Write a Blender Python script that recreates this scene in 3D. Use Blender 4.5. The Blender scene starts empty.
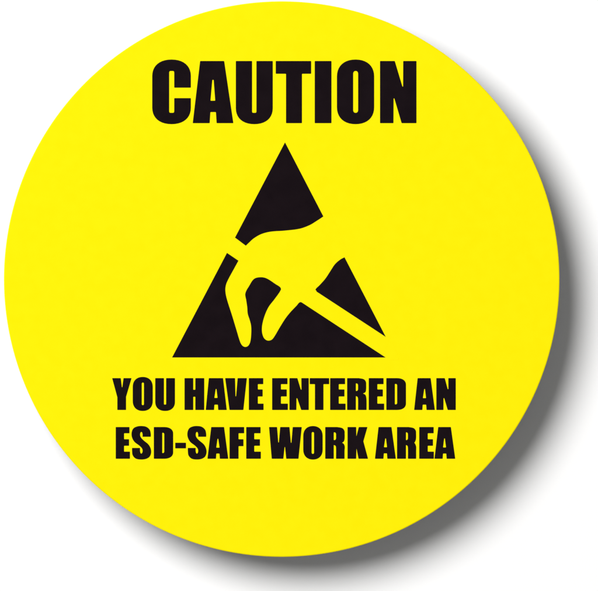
import bpy, bmesh, math
from mathutils import Vector

# ------------------------------------------------------------------ scale
S = 0.0005                      # metres per photograph pixel on the sign's face
TOP = 0.032                     # height of the sign's face above the white floor
PLATE = 0.0025                  # thickness of the plate
CX, CY, RAD = 281.7, 279.1, 277.8

def P(x, y):
    return ((x - 299.0) * S, (295.5 - y) * S)

sc = bpy.context.scene
col = sc.collection

# ------------------------------------------------------------------ camera
CAM_D = 8.0
cd = bpy.data.cameras.new('camera')
cam = bpy.data.objects.new('camera', cd)
col.objects.link(cam)
cam.location = (0, 0, TOP + CAM_D)
cd.sensor_fit = 'HORIZONTAL'
cd.sensor_width = 36.0
cd.lens = 36.0 * CAM_D / (598 * S)
cd.clip_start = 0.01
cd.clip_end = 100
sc.camera = cam

# ------------------------------------------------------------------ ambient light of the studio
AMB = 0.20
w = bpy.data.worlds.new('World')
sc.world = w
w.use_nodes = True
bg = w.node_tree.nodes['Background']
bg.inputs['Color'].default_value = (1.0, 1.0, 0.99, 1)
bg.inputs['Strength'].default_value = AMB

# ------------------------------------------------------------------ one soft lamp, upper left of the sign
LAMP_D = 5.0
LAMP_SIZE = 2.75
OFF = Vector((-26.5, 23.8, 59.0)).normalized()       # towards the lamp
ld = bpy.data.lights.new('softbox', 'AREA')
ld.shape = 'DISK'
ld.size = LAMP_SIZE
ld.energy = 313.0
ld.color = (1.0, 0.995, 0.99)
lamp = bpy.data.objects.new('softbox', ld)
col.objects.link(lamp)
lamp.location = Vector((*P(CX, CY), 0)) + OFF * LAMP_D
lamp.rotation_euler = OFF.to_track_quat('Z', 'Y').to_euler()

sc.view_settings.view_transform = 'Standard'
sc.view_settings.look = 'None'
sc.view_settings.exposure = 0
sc.view_settings.gamma = 1
sc.view_settings.use_curve_mapping = False

# ------------------------------------------------------------------ materials
def material(name, colour, colour2, rough, spec, nscale, bump=0.0, bscale=2500):
    m = bpy.data.materials.new(name)
    m.use_nodes = True
    nt = m.node_tree
    b = nt.nodes['Principled BSDF']
    b.inputs['Roughness'].default_value = rough
    b.inputs['Specular IOR Level'].default_value = spec
    tc = nt.nodes.new('ShaderNodeTexCoord')
    n = nt.nodes.new('ShaderNodeTexNoise')
    n.inputs['Scale'].default_value = nscale
    n.inputs['Detail'].default_value = 5
    nt.links.new(tc.outputs['Object'], n.inputs['Vector'])
    r = nt.nodes.new('ShaderNodeValToRGB')
    r.color_ramp.elements[0].position = 0.35
    r.color_ramp.elements[1].position = 0.65
    r.color_ramp.elements[0].color = (*colour, 1)
    r.color_ramp.elements[1].color = (*colour2, 1)
    nt.links.new(n.outputs['Fac'], r.inputs['Fac'])
    nt.links.new(r.outputs['Color'], b.inputs['Base Color'])
    if bump:
        n2 = nt.nodes.new('ShaderNodeTexNoise')
        n2.inputs['Scale'].default_value = bscale
        n2.inputs['Detail'].default_value = 3
        nt.links.new(tc.outputs['Object'], n2.inputs['Vector'])
        bp = nt.nodes.new('ShaderNodeBump')
        bp.inputs['Strength'].default_value = bump
        bp.inputs['Distance'].default_value = 0.0002
        nt.links.new(n2.outputs['Fac'], bp.inputs['Height'])
        nt.links.new(bp.outputs['Normal'], b.inputs['Normal'])
    return m

YELLOW = material('yellow_vinyl', (0.85, 0.732, 0.0008), (0.86, 0.745, 0.0015), 0.55, 0.025, 160, 0.05)
BLACK = material('black_ink', (0.0066, 0.0036, 0.0052), (0.0082, 0.0046, 0.0064), 0.6, 0.02, 120, 0.05)
UNSEEN_BACKING = material('unseen_grey_backing', (0.30, 0.30, 0.31), (0.34, 0.34, 0.35), 0.7, 0.2, 60)  # grey added to the unseen underside to keep the cast shadow neutral and dark
WHITE = material('white_floor_paint', (0.87, 0.87, 0.87), (0.885, 0.885, 0.885), 0.8, 0.1, 4)

# ------------------------------------------------------------------ the floor
bm = bmesh.new()
bmesh.ops.create_grid(bm, x_segments=1, y_segments=1, size=8)
me = bpy.data.meshes.new('floor')
bm.to_mesh(me); bm.free()
me.materials.append(WHITE)
floor = bpy.data.objects.new('floor', me)
col.objects.link(floor)
floor['kind'] = 'structure'

# ------------------------------------------------------------------ outline helpers (photo pixels)
def rounded(pts, r):
    """knock the sharp corners off a polygon"""
    pts = [p for i, p in enumerate(pts) if (Vector(p) - Vector(pts[i - 1])).length > 0.001]
    n = len(pts)
    out = []
    for i in range(n):
        a, b, c = Vector(pts[i - 1]), Vector(pts[i]), Vector(pts[(i + 1) % n])
        u, v = a - b, c - b
        if u.length < 1e-6 or v.length < 1e-6:
            continue
        ang = u.angle(v)
        if ang > math.radians(155):
            out.append(tuple(b)); continue
        d1 = min(r, u.length * 0.4)
        d2 = min(r, v.length * 0.4)
        p, q = b + u.normalized() * d1, b + v.normalized() * d2
        for k in range(6):
            t = k / 5
            out.append(tuple((1 - t) ** 2 * p + 2 * t * (1 - t) * b + t * t * q))
    return out

def spline(pts, steps=6):
    """closed outline; a point (x, y, 1) is a corner, (x, y) is smooth"""
    n = len(pts)
    V = [Vector(p[:2]) for p in pts]
    corner = [len(p) > 2 for p in pts]
    def tang(i):
        return (V[(i + 1) % n] - V[i - 1])
    out = []
    for i in range(n):
        j = (i + 1) % n
        p, q = V[i], V[j]
        out.append(tuple(p))
        if corner[i] and corner[j]:
            continue
        L = (q - p).length
        ti = (q - p) if corner[i] else tang(i).normalized() * L
        tj = (q - p) if corner[j] else tang(j).normalized() * L
        for k in range(1, steps):
            t = k / steps
            h = ((2*t**3 - 3*t**2 + 1) * p + (t**3 - 2*t**2 + t) * ti
                 + (-2*t**3 + 3*t**2) * q + (t**3 - t**2) * tj)
            out.append(tuple(h))
    return out

def cubic(a, b, c, d, n=10):
    a, b, c, d = map(Vector, (a, b, c, d))
    return [tuple((1-t)**3*a + 3*t*(1-t)**2*b + 3*t*t*(1-t)*c + t**3*d) for t in [k / n for k in range(n + 1)]]

def pill(l, t, r, b, rx, ry, k=0.62, tl=True, tr=True, br=True, bl=True):
    o = []
    def cr(x0, y0, cx, cy, x1, y1, on):
        if not on:
            o.append((cx, cy)); return
        o.extend(cubic((x0, y0), (x0 + (cx - x0) * k, y0 + (cy - y0) * k),
                       (x1 + (cx - x1) * k, y1 + (cy - y1) * k), (x1, y1)))
    cr(l, t + ry, l, t, l + rx, t, tl)
    cr(r - rx, t, r, t, r, t + ry, tr)
    cr(r, b - ry, r, b, r - rx, b, br)
    cr(l + rx, b, l, b, l, b - ry, bl)
    return o

# ------------------------------------------------------------------ letters: each returns outlines, holes included
def g_O(l, t, r, b, cl, ct, cr_, cb, ry):
    hw = (r - l) / 2
    iw = (cr_ - cl) / 2
    return [pill(l, t, r, b, hw, ry), pill(cl, ct, cr_, cb, iw, iw * 1.2)]

def g_U(l, t, r, b, sl, sr, sb, ry):
    hw = (r - l) / 2
    iw = (sr - sl) / 2
    lo = cubic((r, b - ry), (r, b - ry * .38), (r - hw * .38, b), (l + hw, b)) + \
         cubic((l + hw, b), (l + hw * .38, b), (l, b - ry * .38), (l, b - ry))[1:]
    inn = cubic((sl, sb - iw * 1.3), (sl, sb), (sl, sb), (sl + iw, sb), 5) + cubic((sl + iw, sb), (sr, sb), (sr, sb), (sr, sb - iw * 1.3), 5)[1:]
    return [[(r, t)] + lo + [(l, t), (sl, t)] + inn + [(sr, t)]]

def g_C(l, t, r, b, sl, sr, st, sb, gt, gb, ry):
    hw = (r - l) / 2
    iw = (sr - sl) / 2
    o = cubic((r, t + ry), (r, t + ry * .38), (r - hw * .38, t), (l + hw, t))
    o += cubic((l + hw, t), (l + hw * .38, t), (l, t + ry * .38), (l, t + ry))[1:]
    o += cubic((l, b - ry), (l, b - ry * .38), (l + hw * .38, b), (l + hw, b))
    o += cubic((l + hw, b), (r - hw * .38, b), (r, b - ry * .38), (r, b - ry))[1:]
    o += [(r, gb), (sr, gb)]
    o += cubic((sr, sb - iw * 1.3), (sr, sb), (sr, sb), (sl + iw, sb), 5)
    o += cubic((sl + iw, sb), (sl, sb), (sl, sb), (sl, sb - iw * 1.3), 5)[1:]
    o += cubic((sl, st + iw * 1.3), (sl, st), (sl, st), (sl + iw, st), 5)
    o += cubic((sl + iw, st), (sr, st), (sr, st), (sr, st + iw * 1.3), 5)[1:]
    o += [(sr, gt), (r, gt)]
    return [o]

def g_A(t, b, tl, tr, bl, br, nl, nr, nt, ax, ay, cl, cr_, cb):
    h = 0.35 * (br - bl) / 20
    return [[(tl, t), (tr, t), (br, b), (nr, b), (nr - h, nt), (nl + h, nt), (nl, b), (bl, b)],
            [(ax - h * .9, ay), (ax + h * .9, ay), (cr_, cb), (cl, cb)]]

def g_T(l, t, r, b, bb, sl, sr):
    return [[(l, t), (r, t), (r, bb), (sr, bb), (sr, b), (sl, b), (sl, bb), (l, bb)]]

def g_I(l, t, r, b):
    return [[(l, t), (r, t), (r, b), (l, b)]]

def g_N(l, t, r, b, lsr, lax, lay, db, dt, uax, uay, rsl):
    return [[(l, t), (dt, t), (uax - .25, uay), (uax + .35, uay), (rsl, t), (r, t), (r, b), (db, b), (lax + .3, lay), (lax - .35, lay), (lsr, b), (l, b)]]

def g_E(l, t, b, rt, rm, rb, inn, y1, y2, y3, y4):
    return [[(l, t), (rt, t), (rt, y1), (inn, y1), (inn, y2), (rm, y2), (rm, y3), (inn, y3), (inn, y4), (rb, y4), (rb, b), (l, b)]]

def g_F(l, t, b, rt, rm, inn, y1, y2, y3):
    return [[(l, t), (rt, t), (rt, y1), (inn, y1), (inn, y2), (rm, y2), (rm, y3), (inn, y3), (inn, b), (l, b)]]

def g_H(l, t, r, b, sl, sr, ub, lt):
    return [[(l, t), (sl, t), (sl, ub), (sr, ub), (sr, t), (r, t), (r, b), (sr, b), (sr, lt), (sl, lt), (sl, b), (l, b)]]

def g_V(t, b, tl, il, ax, ay, ir, tr, br, bl):
    return [[(tl, t), (il, t), (ax - .25, ay), (ax + .25, ay), (ir, t), (tr, t), (br, b), (bl, b)]]

def g_Y(t, b, tl, il, ax, ay, ir, tr, sr, sl, sy):
    return [[(tl, t), (il, t), (ax - .2, ay), (ax + .2, ay), (ir, t), (tr, t), (sr, sy), (sr, b), (sl, b), (sl, sy + .5)]]

def g_D(l, t, r, b, cl, ct, cr_, cb):
    return [pill(l, t, r, b, 9.0, 6.5, tl=False, bl=False), pill(cl, ct, cr_, cb, 1.4, 1.6, tl=False, bl=False)]

def g_R(l, t, r, b, cl, cr_, ct, cb, nx, ny, st, lr):
    o = spline([(l, t, 1), (r - 7.5, t, 1), (r - 2.4, t + 1.1), (r - .3, t + 3.6), (r, t + 7), (r - .1, ny - 3.6), (r - .9, ny - 1.2), (nx, ny, 1),
                (r - .8, ny + 1.3), (r + .1, ny + 4), (lr, ny + 8), (lr, b, 1), (cr_, b, 1), (cr_, st + 3.2), (cr_ - .5, st + .8), (cl, st, 1), (cl, b, 1), (l, b, 1)])
    return [o, pill(cl, ct, cr_, cb, 1.5, 2.2, tl=False, bl=False)]

S_PTS = [(342,163,1),(280,163,1),(280,142),(272,127),(263,140),(266,163),(286,187),(328,224),(345,268),(336,308),(310,327),(270,333),
         (230,326),(207,302),(202,270),(202,246,1),(262,246,1),(263,275),(271,288),(280,274),(277,252),(256,229),(220,201),(201,166),
         (199,130),(212,100),(238,86),(270,82),(308,88),(334,110),(342,140)]
def g_S(l, r):
    k = (r - l) / 147.0
    return [spline([(l + (p[0] - 198) * k, 415 + p[1] / 7.475) + tuple(p[2:]) for p in S_PTS], 5)]

def g_W(t, b):
    return [[(269, t), (277.1, t), (278.3, 442.4), (278.8, 442.4), (280.2, t), (289.5, t), (290.9, 442.7), (291.4, 442.7), (292.7, t), (301.8, t),
             (298.5, b), (286.2, b), (285, 447.1), (284.6, 447.1), (283.4, b), (271.7, b)]]

def g_K(t, b):
    return [[(347.5, t), (356.2, t), (356.4, 436.2), (358.8, t), (367.5, t), (363.4, 441.3), (368.1, b), (358.5, b), (356.5, 448.6), (356.2, b), (347.5, b)]]

# ------------------------------------------------------------------ turn outlines into one raised flat mesh
def sheet(name, glyphs, z0, z1, mat, parent, r):
    """glyphs: a list of outline lists; filled, with thickness z0..z1 above the face, one mesh object"""
    big = bmesh.new()
    for loops in glyphs:
        cu = bpy.data.curves.new('tmp', 'CURVE')
        cu.dimensions = '2D'
        cu.fill_mode = 'BOTH'
        cu.extrude = (z1 - z0) / 2
        for lp in loops:
            lp = rounded(lp, r) if r else lp
            clean = [lp[0]]
            for p in lp[1:]:
                if (Vector(p) - Vector(clean[-1])).length > 0.02:
                    clean.append(p)
            if (Vector(clean[0]) - Vector(clean[-1])).length < 0.02:
                clean.pop()
            sp = cu.splines.new('POLY')
            sp.points.add(len(clean) - 1)
            for q, p in zip(sp.points, clean):
                # curves are filled at metre scale for precision, shrunk below
                x, y = P(*p)
                q.co = (x * 1000, y * 1000, 0, 1)
            sp.use_cyclic_u = True
        o = bpy.data.objects.new('tmp', cu)
        col.objects.link(o)
        dg = bpy.context.evaluated_depsgraph_get()
        dg.update()
        m = bpy.data.meshes.new_from_object(o.evaluated_get(dg), depsgraph=dg)
        half = (z1 - z0) / 2
        for v in m.vertices:
            z = (z0 + z1) / 2 + (half if v.co.z > 0 else -half)
            v.co = (v.co.x / 1000, v.co.y / 1000, z)
        big.from_mesh(m)
        bpy.data.objects.remove(o)
        bpy.data.curves.remove(cu)
        bpy.data.meshes.remove(m)
    bmesh.ops.remove_doubles(big, verts=big.verts, dist=1e-7)
    bmesh.ops.recalc_face_normals(big, faces=big.faces)
    me = bpy.data.meshes.new(name)
    off = Vector((*P(CX, CY), 0))
    for v in big.verts:
        v.co -= off
        v.co.z += TOP
    big.to_mesh(me); big.free()
    me.materials.append(mat)
    ob = bpy.data.objects.new(name, me)
    col.objects.link(ob)
    ob.parent = parent
    return ob

# ------------------------------------------------------------------ the sign
sign = bpy.data.objects.new('warning_sign', None)
sign.empty_display_size = 0.02
col.objects.link(sign)
sign.location = (*P(CX, CY), 0)
sign['label'] = 'round yellow caution sign with black lettering and hand symbol, raised above the white floor'
sign['category'] = 'warning sign'

# plate: turned profile with softened rim, raised to throw the shadow, on an added unseen boss under its middle
R = RAD * S
zb = TOP - PLATE
prof = [(0, TOP), (R * .5, TOP), (R - .0006, TOP), (R - .0003, TOP - .00006), (R - .0001, TOP - .0002), (R, TOP - .0005),
        (R, zb + .0003), (R - .0003, zb), (.040, zb), (.036, zb - .001), (.035, zb - .004), (.035, .002), (.038, .0), (0, 0)]
bm = bmesh.new()
N = 360
rings = []
for (rr, z) in prof:
    if rr == 0:
        rings.append([bm.verts.new((0, 0, z))])
    else:
        rings.append([bm.verts.new((rr * math.cos(2 * math.pi * k / N), rr * math.sin(2 * math.pi * k / N), z)) for k in range(N)])
for a, b in zip(rings, rings[1:]):
    for k in range(N):
        j = (k + 1) % N
        if len(a) == 1:
            bm.faces.new((a[0], b[k], b[j]))
        elif len(b) == 1:
            bm.faces.new((a[k], b[0], a[j]))
        else:
            bm.faces.new((a[k], b[k], b[j], a[j]))
bmesh.ops.recalc_face_normals(bm, faces=bm.faces)
me = bpy.data.meshes.new('round_plate')
bm.to_mesh(me); bm.free()
me.materials.append(YELLOW)
me.materials.append(UNSEEN_BACKING)
for p in me.polygons:
    if p.center.z < zb + .0001:
        p.material_index = 1
plate = bpy.data.objects.new('round_plate', me)
col.objects.link(plate)
plate.parent = sign

INK = 0.00002
# heading
T0, B0, TO, BO = 61.0, 123.2, 59.5, 124.2
heading = [
    g_C(152.2, TO, 190.9, BO, 169.2, 174.2, 71.0, 112.8, 87.7, 98.1, 16.5),
    g_A(T0, B0, 200.1, 224.2, 192.7, 233.4, 209.7, 216.6, 112.1, 213.0, 79.9, 210.5, 215.2, 100.7),
    g_U(235.8, T0, 272.8, BO, 252.1, 256.4, 112.8, 16.0),
    g_T(275.7, T0, 311.2, B0, 73.8, 286.0, 302.0),
    g_I(314.7, T0, 331.5, B0),
    g_O(336.9, TO, 374.2, BO, 353.2, 71.0, 358.1, 112.8, 17.0),
    g_N(380.0, T0, 416.5, B0, 393.5, 394.0, 98.4, 401.6, 394.8, 402.7, 86.6, 403.2),
]
o = sheet('heading_lettering', heading, 0.0, INK, BLACK, sign, 0.7)
o['label'] = 'large black heading CAUTION across the top of the sign'

# first message row
t, b = 378.1, 410.0
ye = (384.2, 389.4, 396.5, 403.6)
row = [
    g_Y(t, b, 112.1, 120.8, 122.1, 387.2, 123.5, 131.6, 126.1, 117.3, 396.8),
    g_O(132.7, 376.9, 152.8, 411.0, 141.8, 382.6, 143.9, 405.1, 10.0),
    g_U(155.2, t, 175.0, 411.0, 164.0, 166.1, 404.5, 9.0),
    g_H(184.5, t, 204.3, b, 193.3, 195.3, 389.7, 396.8),
    g_A(t, b, 208.8, 223.1, 205.7, 226.8, 214.1, 218.2, 404.7, 216.1, 389.0, 214.4, 217.5, 397.9),
    g_V(t, b, 225.1, 235.1, 235.8, 396.2, 237.6, 246.9, 243.4, 229.5),
    g_E(248.8, t, b, 263.3, 262.7, 263.6, 257.9, *ye),
    g_E(272.1, t, b, 287.5, 286.8, 287.9, 281.0, *ye),
    g_N(289.4, t, 308.8, b, 296.4, 296.9, 398.3, 301.2, 297.4, 301.1, 389.6, 301.3),
    g_T(309.7, t, 329.2, b, 384.2, 314.9, 323.5),
    g_E(330.1, t, b, 345.1, 344.5, 345.6, 338.8, *ye),
    g_R(347.1, t, 366.2, b, 355.9, 358.0, 383.5, 390.9, 363.1, 393.5, 396.2, 366.6),
    g_E(368.7, t, b, 383.6, 382.9, 384.2, 377.4, *ye),
    g_D(386.3, t, 406.0, b, 394.9, 384.0, 397.1, 404.3),
    g_A(t, b, 417.6, 430.7, 414.1, 434.9, 422.4, 426.5, 404.7, 424.6, 389.0, 422.9, 426.0, 398.1),
    g_N(436.3, t, 455.8, b, 443.5, 443.9, 398.2, 447.7, 444.8, 448.0, 389.1, 448.3),
]
o = sheet('message_lettering', row, 0.0, INK, BLACK, sign, 0.55)
o['label'] = 'upper black message row reading YOU HAVE ENTERED AN'

# second message row
t, b = 427.0, 458.8
ye = (433.3, 439.2, 445.8, 451.6)
row = [
    g_E(115.7, t, b, 129.5, 129.1, 130.0, 124.1, *ye),
    g_S(131.5, 151.2),
    g_D(153.8, t, 173.2, b, 162.3, 432.8, 164.2, 453.0),
    g_I(175.2, 442.7, 186.0, 448.4),
    g_S(187.3, 206.6),
    g_A(t, b, 211.2, 224.1, 207.4, 228.3, 216.0, 219.8, 453.6, 217.9, 438.8, 216.3, 219.5, 447.6),
    g_F(229.5, t, b, 244.2, 243.5, 238.6, 433.3, 439.2, 446.2),
    g_E(246.2, t, b, 260.6, 260.0, 260.9, 254.3, *ye),
    g_W(t, b),
    g_O(303.2, 426.0, 322.7, 459.6, 311.7, 432.1, 314.0, 453.8, 10.0),
    g_R(325.2, t, 344.7, b, 333.8, 336.0, 432.4, 440.0, 342.2, 442.7, 445.1, 344.6),
    g_K(t, b),
    g_A(t, b, 378.5, 391.5, 374.9, 395.9, 383.5, 387.3, 453.4, 385.6, 438.5, 384.0, 387.0, 447.2),
    g_R(397.0, t, 416.1, b, 406.0, 407.9, 432.4, 440.0, 414.4, 442.7, 445.1, 416.2),
    g_E(419.2, t, b, 433.7, 433.0, 433.9, 427.8, *ye),
    g_A(t, b, 438.2, 450.9, 434.4, 455.3, 442.7, 446.6, 453.6, 444.5, 438.5, 443.1, 446.0, 447.4),
]
o = sheet('message_lettering', row, 0.0, INK, BLACK, sign, 0.55)
o['label'] = 'lower black message row reading ESD-SAFE WORK AREA'

# warning symbol: black triangle, with the yellow hand and slash laid over it
tri = sheet('warning_triangle', [[[(285.0, 142.3), (396.4, 357.4), (388.6, 357.4), (385.7, 357.5), (172.0, 357.5)]]], 0.0, INK, BLACK, sign, 0.3)
tri['label'] = 'black triangle of the warning symbol'

hand_pts = [
    # back of the hand, wrist to the first gap
    (330.0, 211.6, 1), (324.1, 216.0), (316.6, 221.0), (309.6, 225.2), (299.5, 228.8), (284.2, 230.7), (270.7, 231.7), (261.4, 234.1), (253.8, 238.4),
    (248.9, 242.8), (245.8, 245.8, 1),
    (238.5, 260.7, 1), (233.5, 269.8), (228.4, 279.2), (226.1, 284.6), (225.4, 290.5), (226.8, 298.6), (232.2, 315.7), (236.7, 330.6), (240.2, 341.9), (242.4, 345.6),
    (245.2, 346.9), (248.2, 345.7), (250.3, 341.5), (251.2, 333.0), (251.0, 325.5), (249.6, 319.8), (247.7, 313.8), (247.2, 307.5), (246.2, 300.4), (245.3, 293.4),
    (249.3, 285.6), (254.0, 278.9), (260.2, 277.2), (266.5, 278.3), (275.8, 284.2), (280.2, 287.2), (280.9, 289.8), (274.8, 298.9), (268.7, 306.9), (264.7, 315.7),
    (262.3, 324.8), (262.0, 331.4), (263.4, 336.9), (265.6, 339.6), (268.4, 340.6), (271.6, 339.7), (274.1, 336.9), (279.6, 327.6), (285.4, 318.4), (290.5, 312.0),
    (296.6, 305.6), (299.8, 302.2), (302.6, 302.6, 1),
    (316.6, 291.2, 1), (315.5, 289.4), (319.6, 285.1), (325.4, 278.5), (330.5, 270.8), (335.0, 264.1), (340.6, 259.3), (345.5, 256.8, 1), (349.5, 255.4, 1)]
hand = sheet('reaching_hand', [[spline(hand_pts)]], INK * .2, INK * 2, YELLOW, tri, 0.3)
hand['label'] = 'yellow reaching hand of the warning symbol'

slash = [[[(233.9, 237.0), (235.2, 237.8), (247.5, 247.0), (316.2, 291.4), (388.7, 338.9), (392.0, 341.0), (398.5, 357.6), (398.5, 360.0), (389.3, 360.0),
           (385.6, 357.4), (301.6, 302.3), (285.0, 285.0), (258.0, 269.0), (240.0, 261.7), (227.5, 253.2), (225.6, 252.0)]]]
sl = sheet('slash_bar', slash, INK * .3, INK * 1.7, YELLOW, tri, 0)
sl['label'] = 'yellow slash bar crossing the triangle behind the hand'
